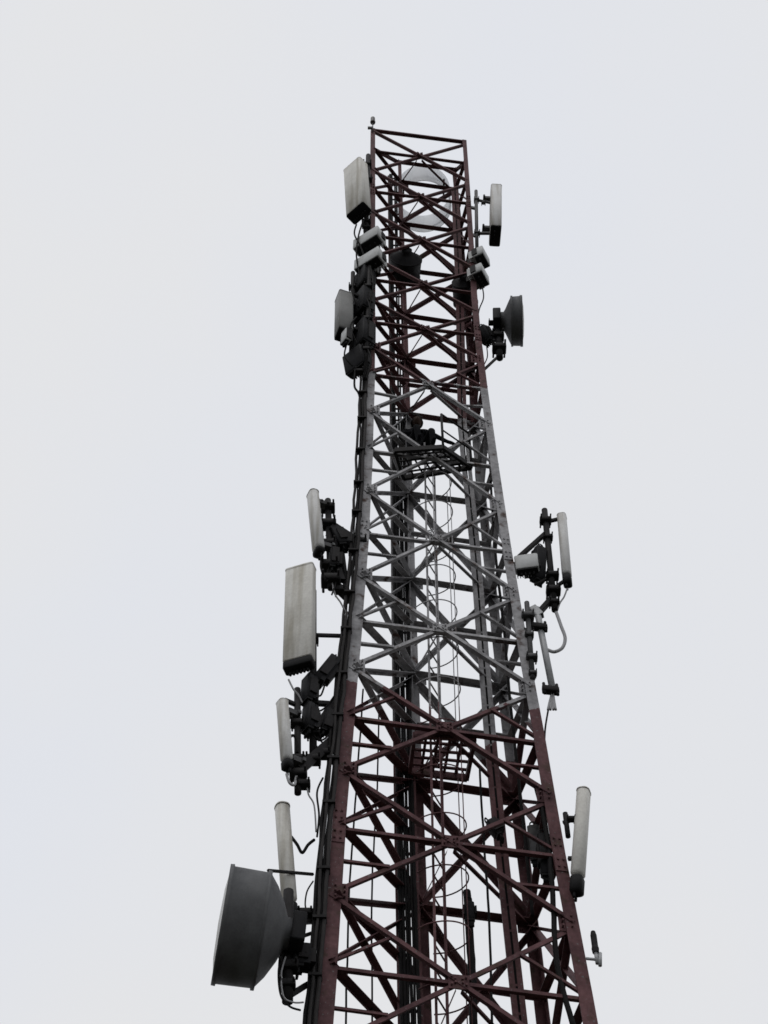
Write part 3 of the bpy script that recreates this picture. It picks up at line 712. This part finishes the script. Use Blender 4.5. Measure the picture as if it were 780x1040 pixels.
# ------------------------------------------------------------------ rigger on the platform
def person(label):
    head = P(423.5, 429, 13.55); sc = 1.0
    def J(dx, dy, dz): return head + Vector((dx, dy, dz))
    j = {'pelvis': J(-.02, .06, -.80), 'waist': J(-.04, .05, -.62), 'chest': J(-.05, .02, -.40), 'neck': J(-.02, .01, -.17), 'nape': J(-.005, 0, -.09),
         'sl': J(-.20, .02, -.26), 'el': J(-.24, -.10, -.50), 'wl': J(-.06, -.22, -.62), 'hl': J(.02, -.25, -.65),
         'sr': J(.13, .02, -.27), 'er': J(.28, -.04, -.46), 'wr': J(.46, -.04, -.62), 'hr': J(.54, -.04, -.68),
         'hipl': J(-.11, .04, -.82), 'kl': J(-.02, -.42, -.74), 'al': J(.0, -.36, -1.10), 'fl': J(.02, -.52, -1.14),
         'hipr': J(.08, .04, -.82), 'kr': J(.22, -.34, -.72), 'ar': J(.22, -.30, -1.10), 'fr': J(.25, -.46, -1.14)}
    rad = {'pelvis': .13, 'waist': .115, 'chest': .135, 'neck': .055, 'nape': .05, 'sl': .068, 'el': .045, 'wl': .032, 'hl': .03, 'sr': .068, 'er': .045, 'wr': .032, 'hr': .03,
           'hipl': .085, 'kl': .06, 'al': .042, 'fl': .035, 'hipr': .085, 'kr': .06, 'ar': .042, 'fr': .035}
    E = [('pelvis', 'waist'), ('waist', 'chest'), ('chest', 'neck'), ('neck', 'nape'), ('chest', 'sl'), ('sl', 'el'), ('el', 'wl'), ('wl', 'hl'), ('chest', 'sr'), ('sr', 'er'), ('er', 'wr'), ('wr', 'hr'),
         ('pelvis', 'hipl'), ('hipl', 'kl'), ('kl', 'al'), ('al', 'fl'), ('pelvis', 'hipr'), ('hipr', 'kr'), ('kr', 'ar'), ('ar', 'fr')]
    # fingers: short chains from each hand
    for h, w_ in (('hl', 'wl'), ('hr', 'wr')):
        d = (j[h] - j[w_]).normalized(); s_ = d.cross(Z).normalized()
        for i, o_ in enumerate((-.03, -.01, .01, .03)):
            k1 = f'{h}f{i}'; k2 = k1 + 't'; j[k1] = j[h] + d * .05 + s_ * o_; j[k2] = j[k1] + d * .02 - Z * .035; rad[k1] = .010; rad[k2] = .008; E += [(h, k1), (k1, k2)]
        k = h + 'th'; j[k] = j[h] + s_ * .05 - Z * .02; rad[k] = .011; E.append((h, k))
    names = list(j); idx = {n_: i for i, n_ in enumerate(names)}
    base = j['pelvis'].copy(); base.z = z_p1
    t = thing('person', base, label, 'person')
    me = bpy.data.meshes.new('body'); me.from_pydata([j[n_] - base for n_ in names], [(idx[a], idx[b_]) for a, b_ in E], [])
    o = bpy.data.objects.new('body', me); C.objects.link(o)
    sk = o.modifiers.new('skin', 'SKIN'); me.skin_vertices or bpy.context.view_layer.update()
    if not me.skin_vertices:
        bm = bmesh.new(); bm.from_mesh(me); lay = bm.verts.layers.skin.verify(); bm.to_mesh(me); bm.free()
    for n_ in names:
        v = me.skin_vertices[0].data[idx[n_]]; v.radius = (rad[n_], rad[n_]); v.use_root = n_ == 'pelvis'
    ss = o.modifiers.new('sub', 'SUBSURF'); ss.levels = ss.render_levels = 2
    bpy.context.view_layer.update()
    dg = bpy.context.evaluated_depsgraph_get(); nm = bpy.data.meshes.new_from_object(o.evaluated_get(dg))
    # head shaped and merged into the same mesh
    bm = bmesh.new(); bm.from_mesh(nm)
    r_ = bmesh.ops.create_uvsphere(bm, u_segments=24, v_segments=18, radius=1)
    hc = head - base
    for v in r_['verts']:
        x, y, z = v.co
        sx = .078 * (1 - .18 * max(0, -z)); v.co = hc + Vector((x * sx, y * .095, z * .118)) + Vector((0, -.012 if z < -.2 and y < 0 else 0, 0))
        if y < -.9 and -.35 < z < .1 and abs(x) < .2: v.co += Vector((0, -.022, 0))      # nose
        if abs(x) > .95 and abs(z) < .25: v.co += Vector((.012 * (1 if x > 0 else -1), 0, 0))   # ears
    bm.to_mesh(nm); bm.free()
    nm.materials.clear(); nm.materials.append(M['cloth']); nm.materials.append(M['skin'])
    for p in nm.polygons:
        p.use_smooth = True; p.material_index = 1 if (p.center + base).z > head.z - .13 else 0
    bpy.data.objects.remove(o)
    o = bpy.data.objects.new('body', nm); C.objects.link(o); o.parent = t
    ORIGIN[o.name] = base
    hb = MB(); hb.lathe(head + Vector((0, .01, -.03)), Vector((0, .25, 1)), [(0, .098), (.05, .104), (.1, .09), (.14, .05), (.155, 0)], 24)
    for i in range(len(hb.sm)): hb.sm[i] = True
    hb.build('hair', M['hair'], t)
person('person in dark clothes sitting on the upper rest platform, leaning over the edge')

# ------------------------------------------------------------------ sky and light
w = bpy.data.worlds.new("World"); scene.world = w; w.use_nodes = True
nt = w.node_tree; bg = nt.nodes['Background']
sky = nt.nodes.new('ShaderNodeTexSky'); sky.sky_type = 'NISHITA'; sky.sun_disc = False
SUN_EL, SUN_ROT = R(62), R(200)
sky.sun_elevation = SUN_EL; sky.sun_rotation = SUN_ROT; sky.dust_density = 4; sky.ozone_density = 1
tc = nt.nodes.new('ShaderNodeTexCoord'); nz = nt.nodes.new('ShaderNodeTexNoise'); nz.inputs['Scale'].default_value = 2.6; nz.inputs['Detail'].default_value = 3; nz.inputs['Roughness'].default_value = .45
nt.links.new(tc.outputs['Generated'], nz.inputs['Vector'])
cl = ramp(nt, nz.outputs['Fac'], [(.36, (7.74, 7.95, 8.45)), (.62, (8.0, 8.05, 8.2))])       # cloud deck that hides the blue
mixn = mixc(nt, .96, sky.outputs['Color'], cl.outputs['Color'])
nt.links.new(mixn, bg.inputs['Color']); bg.inputs['Strength'].default_value = .1
sd = bpy.data.lights.new('sun', 'SUN'); sd.energy = .5; sd.angle = R(25); sd.color = (1, .97, .93)
so = bpy.data.objects.new('sun', sd); C.objects.link(so)
sun_dir = Vector((math.sin(SUN_ROT) * math.cos(SUN_EL), math.cos(SUN_ROT) * math.cos(SUN_EL), math.sin(SUN_EL)))
so.rotation_euler = sun_dir.to_track_quat('Z', 'Y').to_euler(); so.location = (0, 0, 60)

scene.view_settings.view_transform = 'Standard'; scene.view_settings.look = 'None'
scene.view_settings.exposure = 0; scene.view_settings.gamma = 1
scene.render.engine = 'CYCLES'
scene.cycles.max_bounces = 6; scene.cycles.filter_width = 1.6
